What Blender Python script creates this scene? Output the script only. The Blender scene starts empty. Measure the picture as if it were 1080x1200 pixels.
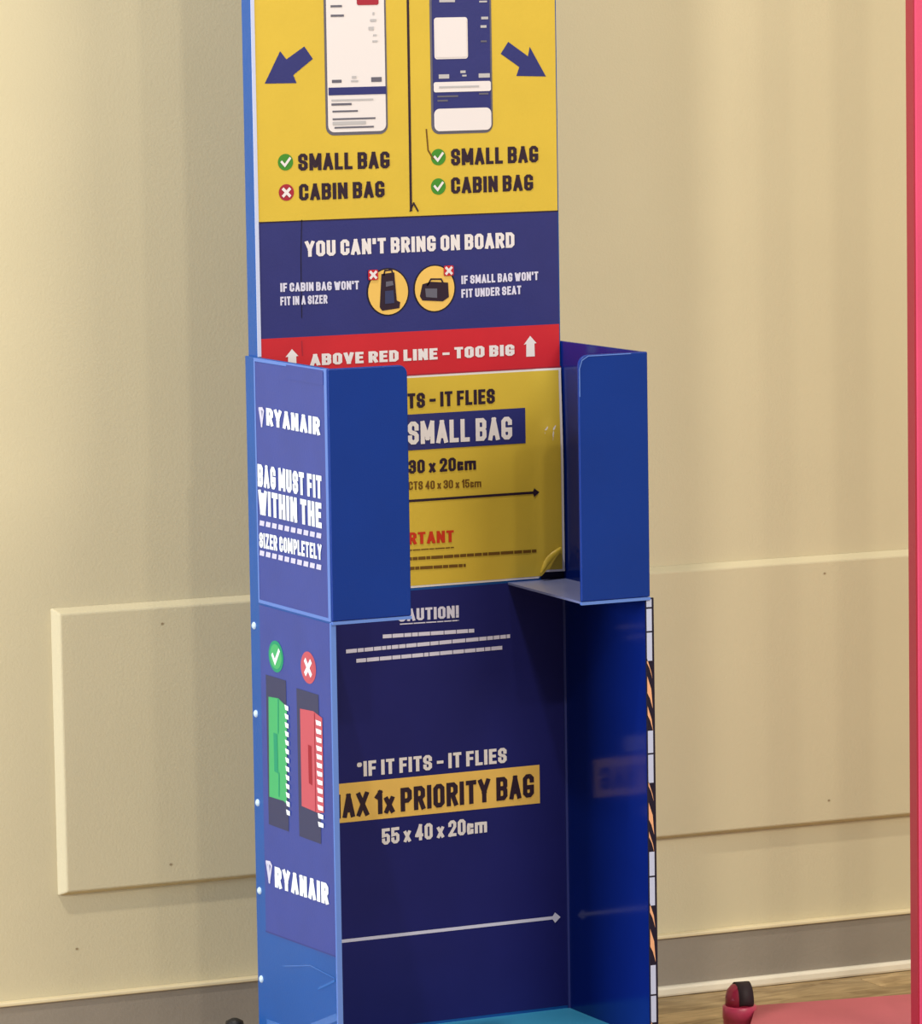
import bpy, bmesh, math, random
from mathutils import Vector, Matrix
random.seed(7)
C = bpy.context.scene.collection
sc = bpy.context.scene

# ------------------------------------------------------------------ camera
F, CX, CY, CZ = 5590.8, -2.55686, -5.89619, 1.52634
YAW, PITCH, ROLL = -0.45144, -0.11042, -0.01582
FW = Vector((-math.sin(YAW)*math.cos(PITCH), math.cos(YAW)*math.cos(PITCH), math.sin(PITCH)))
RT0 = Vector((math.cos(YAW), math.sin(YAW), 0)); UP0 = RT0.cross(FW)
RT = RT0*math.cos(ROLL) + UP0*math.sin(ROLL); UP = UP0*math.cos(ROLL) - RT0*math.sin(ROLL)
CAM = Vector((CX, CY, CZ))
cd = bpy.data.cameras.new('camera'); cam = bpy.data.objects.new('camera', cd); C.objects.link(cam)
cd.sensor_fit = 'HORIZONTAL'; cd.sensor_width = 36; cd.lens = F/1080*36; cd.clip_end = 100
cam.matrix_world = Matrix(((RT.x, UP.x, -FW.x, CX), (RT.y, UP.y, -FW.y, CY), (RT.z, UP.z, -FW.z, CZ), (0, 0, 0, 1)))
sc.camera = cam

# ------------------------------------------------------------------ light
w = bpy.data.worlds.new('hall'); sc.world = w; w.use_nodes = True
bg = w.node_tree.nodes['Background']; bg.inputs[0].default_value = (1.0, .96, .90, 1); bg.inputs[1].default_value = .42
def area(name, loc, aim, size, power, col, sy=None):
    l = bpy.data.lights.new(name, 'AREA'); l.energy = power; l.color = col; l.size = size
    if sy: l.shape = 'RECTANGLE'; l.size_y = sy
    o = bpy.data.objects.new(name, l); C.objects.link(o); o.location = loc
    o.rotation_euler = (Vector(aim)-Vector(loc)).to_track_quat('-Z', 'Y').to_euler()
    return o
area('ceiling_lamp', (-0.75, -4.2, 3.5), (.4, .2, .8), .13, 34, (1, .92, .78))         # ceiling spots in front
area('ceiling_lamp', (-0.02, -4.3, 3.5), (.4, .2, .8), .13, 22, (1, .92, .78))
area('ceiling_lamp', (1.3, -3.6, 3.1), (.5, .2, .7), 1.4, 88, (1, .928, .77))          # warm ceiling panel, right
area('ceiling_lamp', (-.75, -1.0, 4.4), (-.2, .3, .5), .14, 95, (1, .93, .84))          # lamp near the wall, left
area('daylight_opening', (-9.5, -2.3, 2.2), (0, -.1, .7), 3.2, 1080, (.76, .86, 1), 3.2)  # cool daylight from the left
sc.view_settings.view_transform = 'Standard'; sc.view_settings.look = 'None'
sc.view_settings.exposure = -0.2; sc.view_settings.gamma = 1; sc.view_settings.use_curve_mapping = False

# ------------------------------------------------------------------ materials
def lin(c):
    return tuple(((v/255)/12.92 if v/255 <= .04045 else ((v/255+.055)/1.055)**2.4) for v in c) + (1,)
def mat(name, col, rough=.5, spec=.5, bump=0, bscale=200, var=0, vscale=6, coat=0):
    m = bpy.data.materials.new(name); m.use_nodes = True; nt = m.node_tree; N = nt.nodes; b = N['Principled BSDF']
    b.inputs['Roughness'].default_value = rough; b.inputs['Specular IOR Level'].default_value = spec
    b.inputs['Coat Weight'].default_value = coat; b.inputs['Coat Roughness'].default_value = .12
    tc = N.new('ShaderNodeTexCoord')
    c = lin(col)
    if var:
        n = N.new('ShaderNodeTexNoise'); n.inputs['Scale'].default_value = vscale; n.inputs['Detail'].default_value = 6
        r = N.new('ShaderNodeValToRGB'); r.color_ramp.elements[0].position = .3; r.color_ramp.elements[1].position = .7
        r.color_ramp.elements[0].color = tuple(v*(1-var) for v in c[:3])+(1,); r.color_ramp.elements[1].color = tuple(min(1, v*(1+var)) for v in c[:3])+(1,)
        nt.links.new(tc.outputs['Object'], n.inputs['Vector']); nt.links.new(n.outputs['Fac'], r.inputs['Fac']); nt.links.new(r.outputs['Color'], b.inputs['Base Color'])
    else:
        b.inputs['Base Color'].default_value = c
    if bump:
        n2 = N.new('ShaderNodeTexNoise'); n2.inputs['Scale'].default_value = bscale; n2.inputs['Detail'].default_value = 3
        bp = N.new('ShaderNodeBump'); bp.inputs['Strength'].default_value = bump; bp.inputs['Distance'].default_value = .002
        nt.links.new(tc.outputs['Object'], n2.inputs['Vector']); nt.links.new(n2.outputs['Fac'], bp.inputs['Height']); nt.links.new(bp.outputs['Normal'], b.inputs['Normal'])
    return m
M = dict(
    wall=mat('beige wall paint', (208, 196, 161), .7, .25, .16, 260, .02, 5),
    mark=mat('filled nail mark', (158, 140, 108), .8, .2),
    cream=mat('cream trim paint', (228, 212, 172), .45, .4),
    base=mat('grey skirting', (148, 138, 124), .55, .35, .2, 200, .05, 8),
    white=mat('white bead', (238, 228, 205), .4, .4, 0, 1, .03, 30),
    azure=mat('bright blue powder coat', (12, 82, 160), .36, .4, .1, 500, .05, 9),
    blue=mat('blue powder coat', (5, 48, 132), .36, .28, .12, 500, .05, 9),
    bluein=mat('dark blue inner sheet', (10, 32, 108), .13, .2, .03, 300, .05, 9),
    edge=mat('pale blue sheet edge and highlight', (92, 128, 205), .4, .5),
    gusset=mat('grey blue sheet', (120, 128, 172), .25, .6),
    seam=mat('dull blue seam', (54, 62, 132), .5, .4),
    navy=mat('navy print', (38, 42, 108), .42, .4, .08, 300, .05, 20),
    navyin=mat('navy film', (26, 29, 98), .5, .2, .05, 300, .06, 12),
    navyside=mat('navy side film', (46, 66, 150), .36, .5, .06, 300, .05, 20),
    yellow=mat('yellow print', (202, 173, 58), .45, .35, .08, 200, .03, 14),
    amber=mat('amber print', (224, 182, 92), .45, .35, 0, 1, .04, 30),
    red=mat('red print', (190, 32, 44), .45, .35, .05, 200, .05, 14),
    ink=mat('dark ink', (40, 22, 40), .5, .3),
    olive=mat('brown ink', (104, 72, 18), .5, .3),
    rink=mat('red ink', (190, 48, 20), .5, .3),
    paper=mat('white print', (218, 212, 214), .5, .3),
    lav=mat('pale lavender print', (206, 204, 226), .5, .3),
    sidewhite=mat('bright white print', (240, 246, 250), .5, .3),
    grey=mat('grey print', (94, 92, 106), .5, .3),
    lgrey=mat('light grey print', (176, 174, 178), .5, .3),
    band=mat('slate print', (48, 54, 92), .4, .4),
    green=mat('green print', (60, 130, 40), .5, .3),
    mint=mat('mint green print', (66, 176, 108), .45, .4),
    teal=mat('teal green print', (16, 150, 110), .45, .4),
    rose=mat('rose red print', (196, 84, 98), .45, .4),
    maroon=mat('maroon print', (156, 34, 52), .5, .3),
    black=mat('black rubber', (20, 18, 22), .5, .4, .1, 200),
    steel=mat('pale screw head', (196, 220, 240), .3, .8),
    shelf=mat('teal blue shelf', (60, 150, 190), .25, .5, .05, 200, .05, 9),
    tape=mat('clear tape', (40, 104, 184), .15, .7),
    tapewhite=mat('pale tape', (186, 194, 224), .5, .3),
    tapeorange=mat('orange tape', (226, 168, 128), .5, .3),
    dark=mat('dark tape and painted shadow', (22, 16, 40), .5, .3),
    pink=mat('raspberry pink paint', (206, 70, 106), .35, .5, .05, 200, .05, 9),
    cap=mat('dark raspberry plastic', (158, 40, 70), .3, .5),
    strap=mat('charcoal strap', (52, 40, 46), .6, .3),
    pinkdark=mat('crimson edge paint', (160, 30, 52), .4, .5),
    pinktop=mat('dusty pink plate', (190, 94, 106), .55, .35, .1, 200, .05, 9),
)
def woodmat():
    m = bpy.data.materials.new('brown wood'); m.use_nodes = True; nt = m.node_tree; N = nt.nodes; b = N['Principled BSDF']
    b.inputs['Roughness'].default_value = .5
    tc = N.new('ShaderNodeTexCoord'); mp = N.new('ShaderNodeMapping'); mp.inputs['Scale'].default_value = (6, 20, 20)
    inf = N.new('ShaderNodeObjectInfo'); va = N.new('ShaderNodeVectorMath')
    n = N.new('ShaderNodeTexNoise'); n.inputs['Scale'].default_value = 2; n.inputs['Detail'].default_value = 7; n.inputs['Distortion'].default_value = 1.2
    r = N.new('ShaderNodeValToRGB'); r.color_ramp.elements[0].position = .32; r.color_ramp.elements[1].position = .72
    r.color_ramp.elements[0].color = lin((150, 122, 80)); r.color_ramp.elements[1].color = lin((210, 180, 130))
    hs = N.new('ShaderNodeHueSaturation'); mr = N.new('ShaderNodeMapRange'); mr.inputs['To Min'].default_value = .72; mr.inputs['To Max'].default_value = 1.12
    L = nt.links.new
    L(tc.outputs['Object'], va.inputs[0]); L(inf.outputs['Location'], va.inputs[1]); L(va.outputs[0], mp.inputs['Vector']); L(mp.outputs[0], n.inputs['Vector'])
    L(n.outputs['Fac'], r.inputs['Fac']); L(r.outputs['Color'], hs.inputs['Color']); L(inf.outputs['Random'], mr.inputs['Value']); L(mr.outputs['Result'], hs.inputs['Value']); L(hs.outputs['Color'], b.inputs['Base Color'])
    return m
M['wood'] = woodmat()

# ------------------------------------------------------------------ helpers
def obj(name, verts, faces, m, parent=None, smooth=False):
    me = bpy.data.meshes.new(name); me.from_pydata([tuple(v) for v in verts], [], faces); me.update()
    bm = bmesh.new(); bm.from_mesh(me); bmesh.ops.recalc_face_normals(bm, faces=bm.faces); bm.to_mesh(me); bm.free()
    me.materials.append(M[m])
    if smooth:
        for p in me.polygons: p.use_smooth = True
    o = bpy.data.objects.new(name, me); C.objects.link(o)
    if parent: o.parent = parent; o.matrix_parent_inverse = Matrix.Identity(4)
    return o
def bev(o, wd, seg=2):
    b = o.modifiers.new('bevel', 'BEVEL'); b.width = wd; b.segments = seg; b.limit_method = 'ANGLE'; return o
class MB:
    def __init__(s): s.v = []; s.f = []
    def box(s, x0, x1, y0, y1, z0, z1):
        n = len(s.v); s.v += [(x, y, z) for x in (x0, x1) for y in (y0, y1) for z in (z0, z1)]
        s.f += [tuple(n+i for i in q) for q in ((0, 1, 3, 2), (4, 6, 7, 5), (0, 4, 5, 1), (2, 3, 7, 6), (0, 2, 6, 4), (1, 5, 7, 3))]; return s
    def prism(s, pts, fn, h0, h1):            # outline (u,v), fn(u,v,h) -> point
        n = len(s.v); k = len(pts)
        s.v += [fn(u, v, h0) for u, v in pts] + [fn(u, v, h1) for u, v in pts]
        s.f += [tuple(range(n, n+k)), tuple(range(n+2*k-1, n+k-1, -1))] + [(n+i, n+(i+1) % k, n+k+(i+1) % k, n+k+i) for i in range(k)]; return s
    def lathe(s, prof, c, ax='z', seg=24):     # prof: (r,h)
        n = len(s.v)
        for r, h in prof:
            for i in range(seg):
                a = 2*math.pi*i/seg; p = (r*math.cos(a), r*math.sin(a), h)
                if ax == 'y': p = (p[0], p[2], p[1])
                if ax == 'x': p = (p[2], p[0], p[1])
                s.v.append((c[0]+p[0], c[1]+p[1], c[2]+p[2]))
        for j in range(len(prof)-1):
            for i in range(seg):
                k = (i+1) % seg; s.f.append((n+j*seg+i, n+j*seg+k, n+(j+1)*seg+k, n+(j+1)*seg+i))
        s.f.append(tuple(range(n, n+seg))); s.f.append(tuple(range(n+(len(prof)-1)*seg, n+len(prof)*seg))); return s
    def build(s, name, m, parent=None, smooth=False): return obj(name, s.v, s.f, m, parent, smooth)
def thing(name, label, cat, loc=(0, 0, 0), group=None):
    o = bpy.data.objects.new(name, None); C.objects.link(o); o.location = loc; o['label'] = label; o['category'] = cat
    if group: o['group'] = group
    return o

# a pixel's ray meets one of the real planes of the place
D, W = .239, .460
WA, WY = -.0467, .40
def hit(x, y, n, d):
    r = FW + RT*((x-540)/F) - UP*((y-600)/F); n = Vector(n); return CAM + r*((d-CAM.dot(n))/r.dot(n))
def B(x, y): p = hit(x, y, (0, 1, 0), 0); return (p.x, p.z)
def Lf(x, y): p = hit(x, y, (1, 0, 0), 0); return (-p.y, p.z)
def Fr(x, y): p = hit(x, y, (0, 1, 0), -D); return (p.x, p.z)
PB = lambda u, v, h: (u, -h, v)               # back panel face
PL = lambda u, v, h: (-h, -u, v)              # outside of left side
PF = lambda u, v, h: (u, -D-h, v)             # front plane
wallp = lambda t, d, z: (t*math.cos(WA)+d*math.sin(WA), WY+t*math.sin(WA)-d*math.cos(WA), z)   # d = proud of the wall

# ------------------------------------------------------------------ the setting
def wbox(t0, t1, d0, d1, z0, z1, name, m, kind=True, bv=0):
    mb = MB(); mb.prism([(t0, z0), (t1, z0), (t1, z1), (t0, z1)], lambda u, v, h: wallp(u, h, v), d0, d1)
    o = mb.build(name, m)
    if kind: o['kind'] = 'structure'
    if bv: bev(o, bv)
    return o
WB = wbox(-4.5, 4.0, -.12, 0, 0, 3.6, 'wall_back', 'wall')
# raised panel with sloping edges
t0, t1, z0, z1, dp, ch = -.152, 2.05, .238, .6535, .013, .011
vs = [wallp(t0, 0, z0), wallp(t1, 0, z0), wallp(t1, 0, z1), wallp(t0, 0, z1),
      wallp(t0+ch, dp, z0+ch*.6), wallp(t1-ch, dp, z0+ch*.6), wallp(t1-ch, dp, z1-ch*.8), wallp(t0+ch, dp, z1-ch*.8)]
o = obj('trim_1', vs, [(4, 5, 6, 7), (0, 1, 5, 4), (1, 2, 6, 5), (2, 3, 7, 6), (3, 0, 4, 7), (0, 3, 2, 1)], 'wall'); o['kind'] = 'structure'
bev(o, .002)
for x, y, d in ((190, 731, .0135), (200, 1013, .0135), (90, 1112, .0005), (966, 672, .0135), (971, 938, .0135)):   # nail marks
    n_ = Vector((-math.sin(WA), math.cos(WA), 0)); r = FW + RT*((x-540)/F) - UP*((y-600)/F); p0 = Vector((0, WY, 0))-n_*d
    p = CAM + r*((p0-CAM).dot(n_)/r.dot(n_)); q = [p + Vector((math.cos(WA), math.sin(WA), 0))*.0022*math.cos(a*.7854) + Vector((0, 0, 1))*.0018*math.sin(a*.7854) for a in range(8)]
    obj('nail_mark', q, [tuple(range(8))], 'mark', WB)
o = wbox(-4.5, 4.0, 0, .012, .004, .088, 'baseboard_back', 'base')
wbox(-4.5, 4.0, 0, .016, .088, .0935, 'trim_2', 'cream', True, .0015)
wbox(-4.5, 4.0, 0.0, .022, 0, .0155, 'trim_3', 'white', True, .004)
fl = MB().box(-4.5, 4.0, -6.5, .75, -.06, -.006).build('floor', 'wood'); fl['kind'] = 'structure'
# planks in the part of the floor that comes near the picture
pl_me = {}
row = 0; y = -1.02
while y < .42:
    x = -.9 - (row*.37 % .62)
    while x < 1.9:
        L = .62
        if L not in pl_me:
            mb = MB().box(0.0008, L-.0008, .0008, .0692, -.006, 0); o = mb.build('plank', 'wood', fl); pl_me[L] = o.data
            bev(o, .0008, 1)
        else:
            o = bpy.data.objects.new('plank', pl_me[L]); C.objects.link(o); o.parent = fl; bev(o, .0008, 1)
        o.location = (x, y, random.uniform(-.0006, .0))
        x += L
    y += .07; row += 1

# ------------------------------------------------------------------ lettering: condensed bold strokes
c_ = .3
G = {  # width, polylines on a 0..1 grid
 'A': (1.1, [[(0, 0), (.5, 1), (1, 0)], [(.2, .26), (.8, .26)]]), 'B': (1, [[(0, 0), (0, 1), (.75, 1), (1, .9), (1, .62), (.8, .52), (0, .52)], [(.8, .52), (1, .4), (1, .12), (.75, 0), (0, 0)]]),
 'C': (1, [[(1, .7), (1, .88), (.7, 1), (.3, 1), (0, .88), (0, .12), (.3, 0), (.7, 0), (1, .12), (1, .3)]]), 'D': (1, [[(0, 0), (0, 1), (.65, 1), (1, .85), (1, .15), (.65, 0), (0, 0)]]),
 'E': (.8, [[(1, 1), (0, 1), (0, 0), (1, 0)], [(0, .52), (.85, .52)]]), 'F': (.8, [[(1, 1), (0, 1), (0, 0)], [(0, .5), (.85, .5)]]),
 'G': (1, [[(1, .78), (1, .88), (.7, 1), (.3, 1), (0, .88), (0, .12), (.3, 0), (.7, 0), (1, .12), (1, .42), (.62, .42)]]), 'H': (1, [[(0, 0), (0, 1)], [(1, 0), (1, 1)], [(0, .5), (1, .5)]]),
 'I': (.0, [[(0, 0), (0, 1)]]), 'J': (.8, [[(1, 1), (1, .12), (.7, 0), (.3, 0), (0, .12), (0, .3)]]), 'L': (.75, [[(0, 1), (0, 0), (1, 0)]]),
 'M': (1.45, [[(0, 0), (0, 1)], [(1, 0), (1, 1)], [(.03, 1), (.5, .2), (.97, 1)]]), 'N': (1.05, [[(0, 0), (0, 1)], [(1, 0), (1, 1)], [(.02, .98), (.98, .02)]]),
 'O': (1, [[(.5, 0), (.3, 0), (0, .12), (0, .88), (.3, 1), (.7, 1), (1, .88), (1, .12), (.7, 0), (.5, 0)]]), 'P': (1, [[(0, 0), (0, 1), (.7, 1), (1, .88), (1, .55), (.7, .43), (0, .43)]]),
 'R': (1, [[(0, 0), (0, 1), (.7, 1), (1, .88), (1, .6), (.7, .48), (0, .48)], [(.55, .48), (1, 0)]]), 'S': (1, [[(1, .74), (1, .88), (.7, 1), (.3, 1), (0, .88), (0, .64), (.2, .54), (.8, .46), (1, .36), (1, .12), (.7, 0), (.3, 0), (0, .12), (0, .26)]]),
 'T': (.9, [[(0, 1), (1, 1)], [(.5, 1), (.5, 0)]]), 'U': (1, [[(0, 1), (0, .12), (.3, 0), (.7, 0), (1, .12), (1, 1)]]), 'V': (1.1, [[(0, 1), (.5, 0), (1, 1)]]),
 'W': (1.6, [[(0, 1), (.27, 0), (.5, .85), (.73, 0), (1, 1)]]), 'Y': (1.1, [[(0, 1), (.5, .45), (1, 1)], [(.5, .45), (.5, 0)]]), 'Z': (.9, [[(0, 1), (1, 1), (0, 0), (1, 0)]]),
 'X': (1.1, [[(0, 0), (1, 1)], [(0, 1), (1, 0)]]), 'x': (.8, [[(0, 0), (1, .62)], [(0, .62), (1, 0)]]), 'K': (1, [[(0, 0), (0, 1)], [(1, 1), (.05, .4)], [(.35, .6), (1, 0)]]),
 'c': (.7, [[(1, .48), (1, .58), (.1, .62), (0, .5), (0, .1), (.1, 0), (1, .02), (1, .16)]]), 'm': (1.9, [[(0, 0), (0, .62), (.5, .62), (.5, 0)], [(.5, .62), (1, .6), (1, 0)]]),
 '0': (1, [[(.5, 0), (.3, 0), (0, .12), (0, .88), (.3, 1), (.7, 1), (1, .88), (1, .12), (.7, 0), (.5, 0)]]), '1': (.4, [[(0, .8), (1, 1), (1, 0)]]),
 '2': (1, [[(0, .75), (0, .88), (.3, 1), (.7, 1), (1, .88), (1, .62), (0, .0), (1, 0)]]), '3': (1, [[(0, .8), (0, .9), (.3, 1), (.7, 1), (1, .9), (1, .62), (.75, .53), (.4, .53)], [(.75, .53), (1, .42), (1, .12), (.7, 0), (.3, 0), (0, .1), (0, .22)]]),
 '4': (1, [[(.75, 0), (.75, 1), (0, .28), (1, .28)]]), '5': (1, [[(1, 1), (0, 1), (0, .55), (.7, .6), (1, .48), (1, .12), (.7, 0), (.3, 0), (0, .12), (0, .24)]]),
 '-': (.6, [[(0, .45), (1, .45)]]), '*': (.25, [[(0, .86), (1, .86)], [(.5, .8), (.5, .92)]]), '!': (0, [[(0, .32), (0, 1)], [(0, 0), (0, .06)]]), "'": (0, [[(0, .78), (0, 1)]]), ' ': (.35, []),
}
def stroke(poly, t, V, Fc):
    for i in range(1, len(poly)-1):            # a sharp turn starts a new stroke
        a = (Vector(poly[i])-Vector(poly[i-1])).normalized(); b = (Vector(poly[i+1])-Vector(poly[i])).normalized()
        if a.dot(b) < -.25: stroke(poly[:i+1], t, V, Fc); stroke(poly[i:], t, V, Fc); return
    P = [Vector(p) for p in poly]; n = len(P); closed = (P[0]-P[-1]).length < 1e-6
    if closed: P = P[:-1]; n -= 1
    off = []
    for i in range(n):
        a = P[i-1] if (i > 0 or closed) else None; b = P[(i+1) % n] if (i < n-1 or closed) else None
        d1 = (P[i]-a).normalized() if a is not None else None; d2 = (b-P[i]).normalized() if b is not None else None
        if d1 is None: d1 = d2
        if d2 is None: d2 = d1
        n1 = Vector((-d1.y, d1.x)); n2 = Vector((-d2.y, d2.x)); m = n1+n2
        if m.length < .35: m = n1
        m.normalize(); k = min(1/max(.4, m.dot(n1)), 2.2); p = P[i].copy()
        if a is None: p = p-d1*t*.5
        if b is None: p = p+d2*t*.5
        off.append((p+m*k*t*.5, p-m*k*t*.5))
    s = len(V)
    for a, b in off: V += [a, b]
    for i in range(n if closed else n-1):
        j = (i+1) % n; Fc.append((s+2*i, s+2*i+1, s+2*j+1, s+2*j))
def layout(s, ht, t, cw, gap):                # heights in m -> verts, faces, advance marks
    V = []; Fc = []; x = 0; marks = []
    for ch in s:
        wd, pl = G[ch]; gw = wd*cw; marks.append(x)
        for p in pl: stroke([(x+t/2+u*gw, t/2+v*(ht-t)) for u, v in p], t, V, Fc)
        x += gw + (t if pl else 0) + gap
    marks.append(x-gap); return V, Fc, marks
def text(s, a, b, ht, plane, fn, m, parent, h=.0014, wt=.19, suffix=None, name='lettering', slant=True):
    """a, b: pixel ends of the baseline (of the whole line or, with suffix, of its last characters); ht in metres"""
    u0, v0 = fn(*a); u1, v1 = fn(*b)
    V, Fc, mk = layout(s, 1.0, wt, .30, .085)
    st = mk[len(s)-len(suffix)] if suffix else 0
    k = (u1-u0)/(mk[-1]-st); sl = (v1-v0)/(u1-u0)
    V3 = [plane(u0+(p.x-st)*k, v0+(p.x-st)*k*sl+p.y*ht, h) for p in V]
    return layered(name, V, V3, Fc, m, parent, plane, lambda p, hh: plane(u0+(p.x-st)*k, v0+(p.x-st)*k*sl+p.y*ht, hh), h)
def layered(name, V, V3, Fc, m, parent, plane, fn3, h):   # every stroke segment lies a hair above the one before
    W3 = []; F3 = []
    for i, f in enumerate(Fc):
        n = len(W3); W3 += [fn3(V[j], h+(i % 16)*2e-5) for j in f]; F3.append((n, n+1, n+2, n+3))
    return obj(name, W3, F3, m, parent)
def poly(pts, plane, fn, h, m, parent, name):
    q = [fn(*p) if fn else p for p in pts]; return obj(name, [plane(u, v, h) for u, v in q], [tuple(range(len(q)))], m, parent)
def rect(u0, v0, u1, v1, plane, h, m, parent, name, r=0):
    if not r: return poly([(u0, v0), (u1, v0), (u1, v1), (u0, v1)], plane, None, h, m, parent, name)
    return poly(rr(u0, v0, u1, v1, r), plane, None, h, m, parent, name)
def rr(u0, v0, u1, v1, r, cs=(1, 1, 1, 1), seg=6):
    out = []
    for (cx, cy, a0, on) in ((u0+r, v0+r, 180, cs[0]), (u1-r, v0+r, 270, cs[1]), (u1-r, v1-r, 0, cs[2]), (u0+r, v1-r, 90, cs[3])):
        if on: out += [(cx+r*math.cos(math.radians(a0+90*i/seg)), cy+r*math.sin(math.radians(a0+90*i/seg))) for i in range(seg+1)]
        else: out.append((u0 if a0 in (180, 90) else u1, v0 if a0 in (180, 270) else v1))
    return out
def disc(c, ru, rv, plane, h, m, parent, name, n=28):
    return poly([(c[0]+ru*math.cos(2*math.pi*i/n), c[1]+rv*math.sin(2*math.pi*i/n)) for i in range(n)], plane, None, h, m, parent, name)
def lines(strokes, t, plane, h, m, parent, name):
    V = []; Fc = []
    for s_ in strokes: stroke(s_, t, V, Fc)
    return layered(name, V, None, Fc, m, parent, plane, lambda p, hh: plane(p.x, p.y, hh), h)
def check(c, r, plane, h, m, parent): return lines([[(c[0]-.5*r, c[1]+.02*r), (c[0]-.12*r, c[1]-.4*r), (c[0]+.55*r, c[1]+.42*r)]], .3*r, plane, h, m, parent, 'tick_mark')
def cross(c, r, plane, h, m, parent): return lines([[(c[0]-.38*r, c[1]-.38*r), (c[0]+.38*r, c[1]+.38*r)], [(c[0]-.38*r, c[1]+.38*r), (c[0]+.38*r, c[1]-.38*r)]], .36*r, plane, h, m, parent, 'cross_mark')
def words(a, b, thick, fn, plane, h, m, parent, gaps=(), name='small_print'):
    """a line of small print too small to read: word blocks"""
    u0, v0 = fn(*a); u1, v1 = fn(*b); mb = MB(); L = u1-u0; u = 0
    while u < L*.999:
        wl = min(random.uniform(.006, .02), L-u); s0 = v0+(v1-v0)*u/L; s1 = v0+(v1-v0)*(u+wl)/L
        n = len(mb.v); mb.v += [plane(u0+u, s0, h), plane(u0+u+wl, s1, h), plane(u0+u+wl, s1+thick, h), plane(u0+u, s0+thick, h)]; mb.f.append((n, n+1, n+2, n+3))
        u += wl+.0011
    return mb.build(name, m, parent)

# ------------------------------------------------------------------ the bag sizer
S = thing('bag_sizer', 'tall blue metal bag sizer with yellow poster, upper pocket and open lower bay', 'bag sizer')
TH = .005; ZT, ZB, ZF = 1.0293, .6970, .0855; TOP = 2.30
bev(MB().box(.0, W, .0, .030, .07, TOP).build('back_panel', 'azure', S), .0015)
# white edge of the poster board, along the left edge
MB().box(.0006, .0056, -.0016, 0, ZT, TOP).build('edge_strip', 'tapewhite', S)
# sides: one full-height sheet each, stepped at the top of the pocket
bev(MB().box(-.005, .0, -D, .030, .07, ZT).build('side_panel', 'azure', S), .001)
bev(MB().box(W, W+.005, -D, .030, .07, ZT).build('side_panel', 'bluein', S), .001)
# front flanges of the lower bay
for sx in (0, 1):
    x0, x1 = ((-.0085, .0) if sx == 0 else (W, W+.0125))
    o = MB().box(x0, x1, -D-.003, -D, .07, ZB-.002).build('front_flange', 'edge' if sx == 0 else 'dark', S); bev(o, .0008)
    if sx == 0: o['label'] = 'pale blue folded front edge of the left side'
    else: fl_r = o; o['label'] = 'dark front edge with orange and white hazard tape'
# tape pieces on the right flange
def tz(y): return Fr(760, y)[1]
def tp(y0, y1, m, sl=0):
    a, b = tz(y0), tz(y1); u0, u1 = W+.0008, W+.0088
    if m == 'o': pts = [(u0, a+.006), (u1-.002, a-.012), (u1, b-.004), (u0+.004, b+.010), (u0, b+.018)]
    else: pts = [(u0, a), (u1, a), (u1, b), (u0, b)]
    poly(pts, PF, None, .0034, 'tapewhite' if m == 'w' else 'tapeorange', fl_r, 'tape_piece')
for y0, y1, m in [(702, 711, 'w'), (713, 739, 'w'), (741, 774, 'w'), (776, 792, 'o'), (797, 827, 'o'), (832, 853, 'o'), (856, 882, 'w'), (884, 917, 'w'), (920, 936, 'o'), (945, 975, 'o'), (979, 996, 'o'),
                  (998, 1026, 'w'), (1028, 1061, 'w'), (1063, 1084, 'o'), (1093, 1124, 'o'), (1131, 1165, 'w'), (1167, 1198, 'w'), (1201, 1235, 'o')]: tp(y0, y1, m)
# front flaps of the upper pocket
for sx in (0, 1):
    if sx == 0: pts = rr(-.006, ZB, .1085, ZT, .012, (0, 0, 1, 0))
    else: pts = rr(.3615, ZB, W+.006, ZT, .014, (0, 0, 0, 1))
    f = bev(MB().prism(pts, PF, 0, TH).build('front_flap', 'blue', S), .0016, 3)
    u0, u1 = (-.006, .1085) if sx == 0 else (.3615, W+.006)
    if sx: lines([[(.3627, ZT-.055), (.3627, ZT-.018), (.3665, ZT-.007), (.376, ZT-.0015), (.44, ZT-.0012)]], .0013, PF, TH+.0003, 'edge', f, 'painted_highlight')  # pale line paints the highlight around the flap's rounded corner
    MB().box(u0, u1, -D-TH-.001, -D-.0005, ZB-.0045, ZB-.0005).build('hem', 'edge', f)
# pocket floor: a gusset in each rear corner
g = MB()
zt = ZB-.003
for q in ([(W, -.0005), (W, -D), (.3615, -D), (.372, -.0005)], [(0, -.0005), (0, -D), (.1085, -D), (.09, -.0005)]):
    g = MB().prism(q, lambda u, v, h: (u, v, h), zt, zt+.003); o = g.build('pocket_floor', 'gusset', S)
# lower bay shelf
bev(MB().box(0, W, -D, 0, ZF-.012, ZF).build('bottom_shelf', 'shelf', S), .001)
MB().box(-.0, W, -D-.004, -D, .055, ZF-.002).build('toe_plate', 'blue', S)
# corner seam of the lower bay
MB().box(W-.003, W, -.003, -.0012, ZF, ZB-.02).build('corner_seam', 'seam', S)
for z in (.662, .541, .418, .296, .173, 1.2, 1.4):
    if z < 1: MB().lathe([(.0045, 0), (.0045, .001), (.003, .003), (.0005, .0036)], (-.005, .0155, z), 'x', 14).v
for z in (.662, .541, .418, .296, .173):
    mb = MB(); seg = 14
    for r, h in [(.0052, 0), (.0050, .0014), (.003, .003), (.0006, .0036)]:
        for i in range(seg):
            a = 2*math.pi*i/seg; mb.v.append((-.005-h, .0165+r*math.cos(a), z+r*math.sin(a)))
    for j in range(3):
        for i in range(seg): k = (i+1) % seg; mb.f.append((j*seg+i, j*seg+k, (j+1)*seg+k, (j+1)*seg+i))
    mb.f.append(tuple(range(3*seg, 4*seg))); mb.build('screw', 'steel', S, True)
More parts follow.
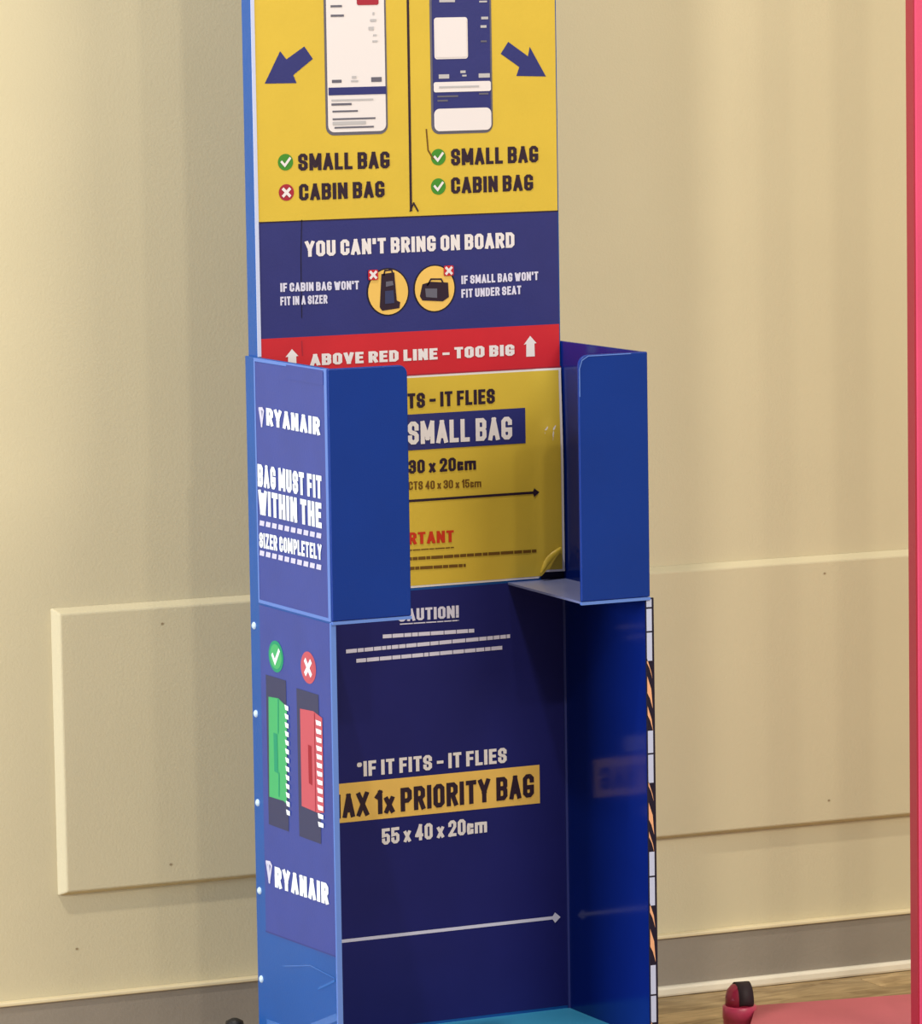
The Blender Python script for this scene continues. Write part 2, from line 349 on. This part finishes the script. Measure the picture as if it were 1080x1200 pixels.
# casters
for cx_, cy_ in ((-.022, .075), (W+.02, .075), (.03, -D+.05), (W-.03, -D+.05)):
    top = .109 if cy_ > 0 else .066
    c = MB().lathe([(.004, top), (.012, top-.004), (.014, top-.016), (.014, .05), (.006, .048)], (cx_, cy_, 0), 'z', 18).build('caster', 'black', S, True)
    MB().lathe([(.018, -.009), (.024, -.006), (.024, .006), (.018, .009)], (cx_, cy_, .024), 'x', 22).build('wheel', 'black', c, True)
    MB().box(cx_-.013, cx_-.010, cy_-.010, cy_+.010, .018, .056).build('fork', 'black', c); MB().box(cx_+.010, cx_+.013, cy_-.010, cy_+.010, .018, .056).build('fork', 'black', c)
    if cy_ > 0: MB().box(min(cx_, W/2 if cx_ > .2 else cx_)-.0, max(cx_, .01) if cx_ < .2 else cx_, .030, cy_, .075, .09).build('bracket', 'black', c)

# ---- posters on the back panel
h1, h2, h3, h4 = .0013, .0018, .0023, .0028
XL, XR = .0058, .4575
def sheet(x0, x1, z0, z1, m, name, lab=None):
    o = MB().box(x0, x1, -.0009, -.0001, z0, z1).build(name, m, S)
    if lab: o['label'] = lab
    return o
zy = 1.2102; zr = 1.0532; zb = .9925
Y = sheet(XL, XR, zy, TOP-.02, 'yellow', 'poster', 'yellow poster with two phones, arrows and bag names')
Nv = sheet(XL, XR, zr, zy, 'navy', 'poster', 'navy poster band with white lettering and two round bag pictures')
Rd = sheet(XL, XR, zb, zr, 'red', 'poster', 'red poster band with white lettering and arrows')
lines([[(XL, zy), (XR, zy)]], .0016, PB, h1, 'ink', Nv, 'border_line'); lines([[(XL, zb+.001), (XR, zb+.001)]], .002, PB, h1, 'maroon', Rd, 'border_line')
# divider line and scuffs
lines([[B(481, 246), (.2345, 2.27)]], .0036, PB, h1, 'ink', Y, 'divider_line')
lines([[B(480, 247), B(484, 238), B(489, 247)]], .0022, PB, h2, 'ink', Y, 'scuff_mark')
lines([[B(499, 152), B(501, 176), B(507, 186)]], .0022, PB, h1, 'olive', Y, 'scuff_mark')
lines([[B(353, 258), B(352, 300), B(353, 372)]], .0012, PB, h1, 'dark', Nv, 'crease')
lines([[B(353, 400), B(354, 416)]], .0014, PB, h1, 'maroon', Rd, 'crease')
poly([(309.6, 98), (327.6, 60), (335, 69.5), (356, 54.4), (366, 69), (343, 88), (347, 97.4)], PB, B, h1, 'navy', Y, 'arrow')
poly([(639, 89.6), (620, 54.8), (618, 66), (594.8, 49), (586, 63), (607.8, 78.5), (604.4, 89)], PB, B, h1, 'navy', Y, 'arrow')
# phones
def phone(xl, xr, yb, tilt, dark):
    u0, v0 = B(xl, yb); u1 = B(xr, yb)[0]; vt = v0+.300
    w_ = u1-u0
    rect(u0, v0, u1, vt, PB, h1, 'grey', Y, 'phone_outline', .012)
    rect(u0+.0032, v0+.0042, u1-.0028, vt-.008, PB, h2, 'navy' if dark else 'paper', Y, 'phone_screen', .009)
    px = (w_)/71.0; U = lambda x: u0+(x-xl)*px; V = lambda y: v0+(yb-y)*.001153
    def r_(x0, y0, x1, y1, m, nm='screen_mark', r=0, h=h3): rect(U(x0), V(y1), U(x1), V(y0), PB, h, m, Y, nm, r)
    return r_
r_ = phone(381.5, 454, 159, 0, False)
r_(385, 103, 451, 112, 'navy', 'screen_band')
for x0, y0, x1, y1, m in [(389, 7, 402, 9.5, 'grey'), (389, 18, 404, 20.5, 'grey'), (389, 94, 400, 97.5, 'grey'), (434, 92, 446, 97.5, 'grey'), (412, 90, 417, 93, 'lgrey'), (411, 95, 419, 97, 'lgrey'),
                          (388, 117, 436, 119, 'lgrey'), (388, 121.5, 411, 124, 'grey'), (389, 130, 418, 132, 'grey'), (389, 139, 438, 141, 'grey'), (389, 143, 427, 147, 'lgrey'), (391, 149, 436, 151, 'grey'),
                          (437, 16, 439, 19, 'lgrey'), (434, 24, 441, 27, 'lgrey'), (432, 33, 438, 37, 'lgrey'), (437, 42, 441, 44, 'lgrey'), (436, 49, 442, 51, 'lgrey')]: r_(x0, y0, x1, y1, m)
r_(419, -3, 444, 7.5, 'maroon', 'screen_badge', .003)
r_ = phone(505, 577, 157.5, 0, True)
r_(509.5, 20, 548, 69, 'paper', 'screen_card', .004); r_(511, 22, 546.5, 67, 'paper', 'screen_card', .002, h4)
r_(508, 96, 574, 108, 'paper', 'screen_band', .003); r_(508, 127.5, 574, 154, 'paper', 'screen_band', .008)
for x0, y0, x1, y1, m in [(516, -3, 534, 2, 'lgrey'), (514, 87, 526, 92, 'lgrey'), (560, 87, 573, 92, 'lgrey'), (539, 83, 545, 86, 'lgrey'), (541, 88, 546, 90, 'lgrey'), (562, 1, 571, 3, 'lgrey'), (564, 20, 572, 23, 'lgrey'), (563, 30, 570, 33, 'lgrey'),
                          (563, 48, 570, 50, 'grey'), (512, 112, 536, 114, 'grey'), (512, 117, 524, 119, 'grey'), (560, 110, 571, 112, 'grey')]: r_(x0, y0, x1, y1, m)
r_(514, 101, 560, 103, 'lgrey', 'screen_mark', 0, h4)
for x, y, ok in [(334, 190, 1), (335, 225.5, 0), (513, 184, 1), (513, 218.5, 1)]:
    c = B(x, y); disc(c, .0112, .0112, PB, h1, 'green' if ok else 'maroon', Y, 'round_badge')
    (check if ok else cross)(c, .0112, PB, h2, 'paper', Y)
text('SMALL BAG', (349, 200), (456, 197), .0228, PB, B, 'ink', Y)
text('CABIN BAG', (350, 235), (450, 231), .0222, PB, B, 'ink', Y)
text('SMALL BAG', (528, 194), (630, 190), .0228, PB, B, 'ink', Y)
text('CABIN BAG', (528, 227), (624, 223), .0222, PB, B, 'ink', Y)
text("YOU CAN'T BRING ON BOARD", (357, 301), (602, 290), .0212, PB, B, 'paper', Nv, wt=.2)
text("IF CABIN BAG WON'T", (328, 342), (420, 339), .0118, PB, B, 'lav', Nv, wt=.2)
text("FIT IN A SIZER", (328, 358), (383, 355.5), .0118, PB, B, 'lav', Nv, wt=.2)
text("IF SMALL BAG WON'T", (540, 333), (630, 328), .0118, PB, B, 'lav', Nv, wt=.2)
text("FIT UNDER SEAT", (540, 349), (610, 344.5), .0118, PB, B, 'lav', Nv, wt=.2)
for x, y in ((454, 342), (508.5, 338)):
    c = B(x, y); disc(c, .0322, .0328, PB, h1, 'dark', Nv, 'badge_rim', 36); disc(c, .0300, .0310, PB, h2, 'amber', Nv, 'round_badge', 36)
# suitcase picture
poly([(446, 321), (461, 319), (464, 352), (468, 354), (467, 361), (447, 364), (444, 360)], PB, B, h3, 'ink', Nv, 'suitcase_picture')
poly([(451, 330), (459, 329), (460, 334), (451, 336)], PB, B, h4, 'grey', Nv, 'suitcase_picture'); poly([(450, 341), (460, 340), (461, 355), (450, 356)], PB, B, h4, 'band', Nv, 'suitcase_picture')
lines([[B(449, 322), B(450, 317), B(458, 316), B(459, 321)]], .0022, PB, h3, 'ink', Nv, 'suitcase_picture')
# bag picture
poly([(494, 333), (504, 330), (524, 331), (525, 348), (518, 353), (494, 352), (491, 347)], PB, B, h3, 'ink', Nv, 'bag_picture')
poly([(497, 338), (511, 338), (511, 349), (498, 348)], PB, B, h4, 'grey', Nv, 'bag_picture')
lines([[B(500, 334), B(504, 327), B(516, 327), B(519, 333)]], .0022, PB, h3, 'ink', Nv, 'bag_picture')
for x, y in ((436, 322), (524.5, 317)):
    c = B(x, y); rect(c[0]-.0074, c[1]-.007, c[0]+.0074, c[1]+.007, PB, .0032, 'red', Nv, 'corner_mark', .002); cross(c, .0098, PB, .0036, 'paper', Nv)
text("ABOVE RED LINE - TOO BIG", (363, 428.5), (602, 416.5), .0155, PB, B, 'paper', Rd, wt=.22)
poly([(616, 418), (616, 403), (613, 404), (620.5, 393.5), (628, 402), (625.5, 402.5), (626, 417.5)], PB, B, h1, 'paper', Rd, 'arrow')
poly([(337, 431), (337, 418), (334, 418.5), (341.5, 409), (349, 417), (346.5, 417.5), (347, 431)], PB, B, h1, 'paper', Rd, 'arrow')

# ---- yellow poster inside the pocket, right edge lifting off
def warp(x, z):
    d = .0009
    if x > .412: s = min(1, (x-.412)/.044); d += .0075*s*s*(3-2*s)*(.45+.55*min(1, max(0, (.985-z)/.12)))
    d += .0035*math.exp(-(((x-.440)/.007)**2+((z-.905)/.010)**2))
    return d
def wsheet(x0, x1, z0, z1, m, name, extra=0, nx=40, nz=36, parent=None):
    V = []; Fc = []
    for j in range(nz+1):
        for i in range(nx+1):
            x = x0+(x1-x0)*i/nx; z0_ = z0+(.0085 if x > .424 else 0); z = z0_+(z1-z0_)*j/nz; V.append((x, -warp(x, z)-extra, z))
    for j in range(nz):
        for i in range(nx): a = j*(nx+1)+i; Fc.append((a, a+1, a+nx+2, a+nx+1))
    return obj(name, V, Fc, m, parent or S, True)
PW = wsheet(.0065, .4575, .6995, zb, 'paper', 'poster', 0, 60, 30); PW['label'] = 'yellow poster inside the pocket, its right edge lifting'
wsheet(.010, .4535, .7025, zb-.003, 'yellow', 'yellow_print', .0004, 60, 30, PW)
MB().box(.424, .459, -.0012, -.0002, ZB, .712).build('painted_gap_shadow', 'dark', S)  # dark strip paints the shadow below the lifted poster edge
# a curled corner
cv = []; cf = []
pa, pb_ = B(629, 670), B(652, 640)
for i in range(11):
    s = i/10; bx = pa[0]+(pb_[0]-pa[0])*s; bz = pa[1]+(pb_[1]-pa[1])*s; wv = .0075*math.sin(math.pi*s)
    cv += [(bx-wv*.8, -.0105, bz+wv*.45), (bx, -.017, bz), (bx+wv*.35, -.010, bz-wv*.2)]
for i in range(10):
    for k in (0, 1): a = i*3+k; cf.append((a, a+1, a+4, a+3))
obj('curled_corner', cv, cf, 'yellow', PW, True)
q1, q2, q3, q4 = .0020, .0025, .0030, .0030
text('*IF IT FITS - IT FLIES', (477, 478.5), (579, 472.5), .0205, PB, B, 'ink', PW, q1, suffix='TS - IT FLIES')
u1, v1 = B(615, 520); u2, v2 = B(615, 478.5)
rect(.050, v1+.001, u1, v2+.001, PB, q1, 'navy', PW, 'title_bar')
text('MAX 1x SMALL BAG', (477, 521), (599, 514.5), .0315, PB, B, 'paper', PW, q2, suffix='SMALL BAG')
text('40 x 30 x 20cm', (478, 555), (557, 550), .0185, PB, B, 'ink', PW, q1, suffix='30 x 20cm')
text('CTS 40 x 30 x 15cm', (478, 574), (563, 570.5), .0115, PB, B, 'olive', PW, q1, wt=.16)
za = B(478, 587)[1]
lines([[(.045, za), (B(628, 578)[0], za)]], .0034, PB, q1, 'ink', PW, 'arrow_line')
ua = B(631, 578)[0]; poly([(ua, za), (ua-.008, za+.006), (ua-.011, za), (ua-.008, za-.006)], PB, None, q2, 'ink', PW, 'arrow_head')
poly([(.040, za), (.048, za-.006), (.051, za), (.048, za+.006)], PB, None, q2, 'ink', PW, 'arrow_head')
text('IMPORTANT', (478, 638), (531, 635), .0165, PB, B, 'rink', PW, q1, suffix='RTANT')
words((440, 648), (531, 642), .0016, B, PB, q1, 'olive', PW, name='underline')
words((440, 659), (628, 647), .0042, B, PB, q1, 'olive', PW); words((440, 670), (545, 664), .0042, B, PB, q1, 'olive', PW)

# ---- navy film in the lower bay
LB = MB().box(.003, W-.003, -.0009, -.0001, ZF+.004, ZB-.001).build('poster', 'navyin', S); LB['label'] = 'navy poster in the lower bay with a yellow title bar'
text('CAUTION!', (466, 728.5), (537, 723.5), .0170, PB, B, 'lav', LB)
words((468, 732), (537, 727.5), .0015, B, PB, h1, 'lav', LB, name='underline')
words((448, 748), (555, 741), .0052, B, PB, h1, 'lav', LB); words((405, 765.5), (597, 747.5), .0052, B, PB, h1, 'lav', LB); words((417, 776.5), (588, 761), .0052, B, PB, h1, 'lav', LB)
text('*IF IT FITS - IT FLIES', (418, 910.5), (593, 893.5), .0212, PB, B, 'paper', LB)
u1, v1 = B(632, 941); u2, v2 = B(632, 896)
rect(.0470, v1, u1, v2, PB, h1, 'amber', LB, 'title_bar')
text('MAX 1x PRIORITY BAG', (401, 958.5), (625, 933.5), .0330, PB, B, 'ink', LB, h2, suffix='AX 1x PRIORITY BAG')
text('55 x 40 x 20cm', (447, 990), (570, 975), .0225, PB, B, 'paper', LB, h1)
za = .2170
lines([[(.03, za), (.440, za)]], .0046, PB, h1, 'lav', LB, 'arrow_line')
poly([(.4465, za), (.438, za+.0075), (.4325, za), (.438, za-.0075)], PB, None, h2, 'lav', LB, 'arrow_head')
poly([(.022, za), (.032, za+.0075), (.038, za), (.032, za-.0075)], PB, None, h2, 'lav', LB, 'arrow_head')

# ---- stickers outside the left side
EX = .005
s1 = .0058
US = MB().box(-EX-.0006, -EX, -D+.008, .0-.004, ZB+.003, ZT-.006).build('side_sticker', 'navyside', S); US['label'] = 'upper navy side sticker with white lettering'
fr = .0022
a0, a1, b0, b1 = .003, D-.004, ZB+.001, ZT-.003
lines([[(a0, b0), (a1, b0), (a1, b1), (a0, b1), (a0, b0)]], .0045, PL, s1, 'edge', US, 'sticker_border')
MB().box(-EX-.002, -EX+.0005, -D-.0015, -D+.006, ZB, ZT).build('folded_edge', 'edge', S)
text('RYANAIR', (317, 498), (380, 510), .0235, PL, Lf, 'sidewhite', US, .0062, wt=.225)
def harp(x, y, k, par):
    c = Lf(x, y); lines([[(c[0]-.008*k, c[1]+.010*k), (c[0]-.001*k, c[1]-.012*k), (c[0]+.006*k, c[1]+.008*k), (c[0]+.002*k, c[1]+.011*k), (c[0]-.008*k, c[1]+.010*k)], [(c[0]-.002*k, c[1]+.008*k), (c[0]-.001*k, c[1]-.006*k)]], .0042*k, PL, .0062, 'lav', par, 'harp_emblem')
harp(311.5, 488, 1, US)
text('BAG MUST FIT', (307, 569.5), (382, 584.5), .0305, PL, Lf, 'sidewhite', US, .0062, wt=.225)
text('WITHIN THE', (308, 602), (382, 619), .0335, PL, Lf, 'sidewhite', US, .0062, wt=.225)
text('SIZER COMPLETELY', (309, 641), (382, 656), .0205, PL, Lf, 'sidewhite', US, .0062, wt=.21)
def dashes(a, b, n, par):
    u0, v0 = Lf(*a); u1, v1 = Lf(*b); mb = MB()
    for i in range(n):
        s = u0+(u1-u0)*(i+.12)/n; e = u0+(u1-u0)*(i+.85)/n; z = v0+(v1-v0)*(i+.5)/n; k = len(mb.v)
        mb.v += [PL(s, z-.0035, .0062), PL(e, z-.0035, .0062), PL(e+.002, z+.0035, .0062), PL(s+.002, z+.0035, .0062)]; mb.f.append((k, k+1, k+2, k+3))
    mb.build('dashed_line', 'lav', par)
dashes((308, 612), (382, 628), 10, US); dashes((308, 647), (382, 665), 10, US)
# clear tape over the top of the side
o = MB().box(-EX-.0012, -EX-.0007, -D+.01, -.11, ZT-.022, ZT-.003).build('tape_patch', 'navyside', S)
LS = MB().prism([(.003, .243), (D-.006, .249), (D-.006, ZB-.004), (.003, ZB-.004)], lambda u, v, h: (-EX-h, -u, v), 0, .0006).build('side_sticker', 'navyside', S)
LS['label'] = 'lower navy side sticker with green and red bag pictures'
lines([[(.003, .243), (D-.006, .249)]], .002, PL, s1, 'seam', LS, 'sticker_border')
for x0, y0, x1, y1 in ((316, 790, 343, 972), (352, 806, 381, 986)):
    a = Lf(x0, y0); b = Lf(x1, y1); rect(a[0], Lf(x0, y1-8)[1], b[0], a[1], PL, .0060, 'band', LS, 'dark_band')
for x, y, ok in ((328, 769, 1), (366, 782, 0)):
    c = Lf(x, y); disc(c, .0245, .0215, PL, .0060, 'teal' if ok else 'rose', LS, 'round_badge'); disc(c, .0195, .0170, PL, .0063, 'mint' if ok else 'rose', LS, 'round_badge')
    (check if ok else cross)(c, .020, PL, .0066, 'sidewhite', LS)
poly([(319.5, 816), (331, 818), (341, 828), (341, 942), (337, 938), (320.5, 933)], PL, Lf, .0063, 'mint', LS, 'bag_picture')
poly([(325.5, 858), (330, 860), (331, 906), (326.5, 903)], PL, Lf, .0066, 'teal', LS, 'slot_mark')
lines([[Lf(331, 820), Lf(331, 858)], [Lf(332, 906), Lf(332, 932)]], .003, PL, .0066, 'teal', LS, 'slot_mark')
poly([(356.5, 830), (372, 833), (382.5, 841), (384.5, 952), (377, 952), (358.5, 944)], PL, Lf, .0063, 'rose', LS, 'bag_picture')
poly([(366, 872), (370, 874), (371, 920), (367, 917)], PL, Lf, .0066, 'maroon', LS, 'slot_mark')
lines([[Lf(373.5, 836), Lf(375, 950)]], .002, PL, .0066, 'maroon', LS, 'slot_mark')
def teeth(x0, y0, x1, y1, n, wpx, par, m='sidewhite'):
    mb = MB()
    for i in range(n):
        s = i/n; e = (i+.62)/n; xa = x0+(x1-x0)*s; ya = y0+(y1-y0)*s; yb = y0+(y1-y0)*e; k = len(mb.v)
        mb.v += [PL(*Lf(xa, ya), .0067), PL(*Lf(xa+wpx, ya+2.5), .0067), PL(*Lf(xa+wpx, yb+1.5), .0067), PL(*Lf(xa+1, yb), .0067)]; mb.f.append((k, k+1, k+2, k+3))
    mb.build('dimension_print', m, par)
teeth(338.5, 825, 340.5, 958, 13, 4.5, LS); teeth(375, 843, 378, 972, 13, 6.5, LS)
text('RYANAIR', (327, 1039), (390, 1060), .0285, PL, Lf, 'sidewhite', LS, .0062, wt=.25)
harp(320.5, 1021, 1.15, LS)
# tape creases low on the side
lines([[(.004, .116), (.10, .120), (D-.01, .166)]], .010, PL, .0056, 'tape', S, 'tape_strip')
lines([[(.175, .195), (D-.012, .215)]], .0035, PL, .0056, 'tape', S, 'tape_strip')
lines([[(.06, .205), (.15, .222), (D-.012, .219)]], .0015, PL, .0056, 'tape', S, 'tape_strip')

# ------------------------------------------------------------------ the pink stand on the right
K = thing('pink_stand', 'raspberry pink metal stand with tall posts on a low base plate', 'stand', (.745, -.015, 0))
K.rotation_euler = (0, 0, math.radians(-11.3))
def stand_pt(x, y):                           # world to the stand's own axes
    p = Matrix.Rotation(math.radians(11.3), 3, 'Z') @ Vector((x-.745, y+.015, 0)); return p.x, p.y
bx, by = stand_pt(.660, -.158); ax, ay = stand_pt(.7520, -.0165)
bev(MB().prism([(ax, 0), (.62, 0), (.62, -.56), (bx, -.56), (bx, by), (ax, ay)], lambda u, v, h: (u, v, h), .048, .060).build('base_plate', 'pinktop', K), .002)
px, py = stand_pt(.8405, -.300)
for k in range(2):
    o = MB().box(px+k*.27, px+.045+k*.27, py-.03, py, .06, 2.0).build('post', 'pink', K); bev(o, .003)
    MB().box(px-.0015+k*.27, px+.0005+k*.27, py-.0295, py-.001, .062, 1.998).build('post_edge', 'pinkdark', o)
bev(MB().box(px, px+.315, py-.03, py, 2.0, 2.05).build('crossbar', 'pink', K), .003)
for cx_, cy_ in ((-.022, -.014), (.60, -.03), (-.03, -.53), (.59, -.53)):
    c = MB().lathe([(.010, .0), (.022, .003), (.0235, .012), (.0235, .028), (.0245, .0285), (.0245, .046), (.0225, .0475)], (cx_, cy_, .018), 'z', 28).build('caster', 'pink', K, True)
    MB().lathe([(.0205, 0), (.0205, .012), (.018, .022), (.012, .029), (.004, .0315)], (cx_, cy_, .0655), 'z', 24).build('cap', 'cap', c, True)
    # black strap over the cap
    sv = []; sf = []; n = 12
    for i in range(n+1):
        a = math.radians(-8+ 150*i/n); yy = -.0225*math.cos(a); zz = .0655+.008+.0255*math.sin(a)
        for s in (-.0105, .0105):
            sv += [(cx_+.004+s, cy_+yy, zz), (cx_+.004+s, cy_+yy*.86, zz-.0035)]
    for i in range(n):
        a = i*4; b = a+4
        sf += [(a, a+2, b+2, b), (a+1, b+1, b+3, a+3), (a, b, b+1, a+1), (a+2, a+3, b+3, b+2)]
    sf += [(0, 1, 3, 2), (n*4, n*4+2, n*4+3, n*4+1)]
    obj('strap', sv, sf, 'strap', c, True)
    MB().lathe([(.012, -.008), (.018, -.006), (.018, .006), (.012, .008)], (cx_, cy_, .018), 'x', 20).build('wheel', 'black', c, True)
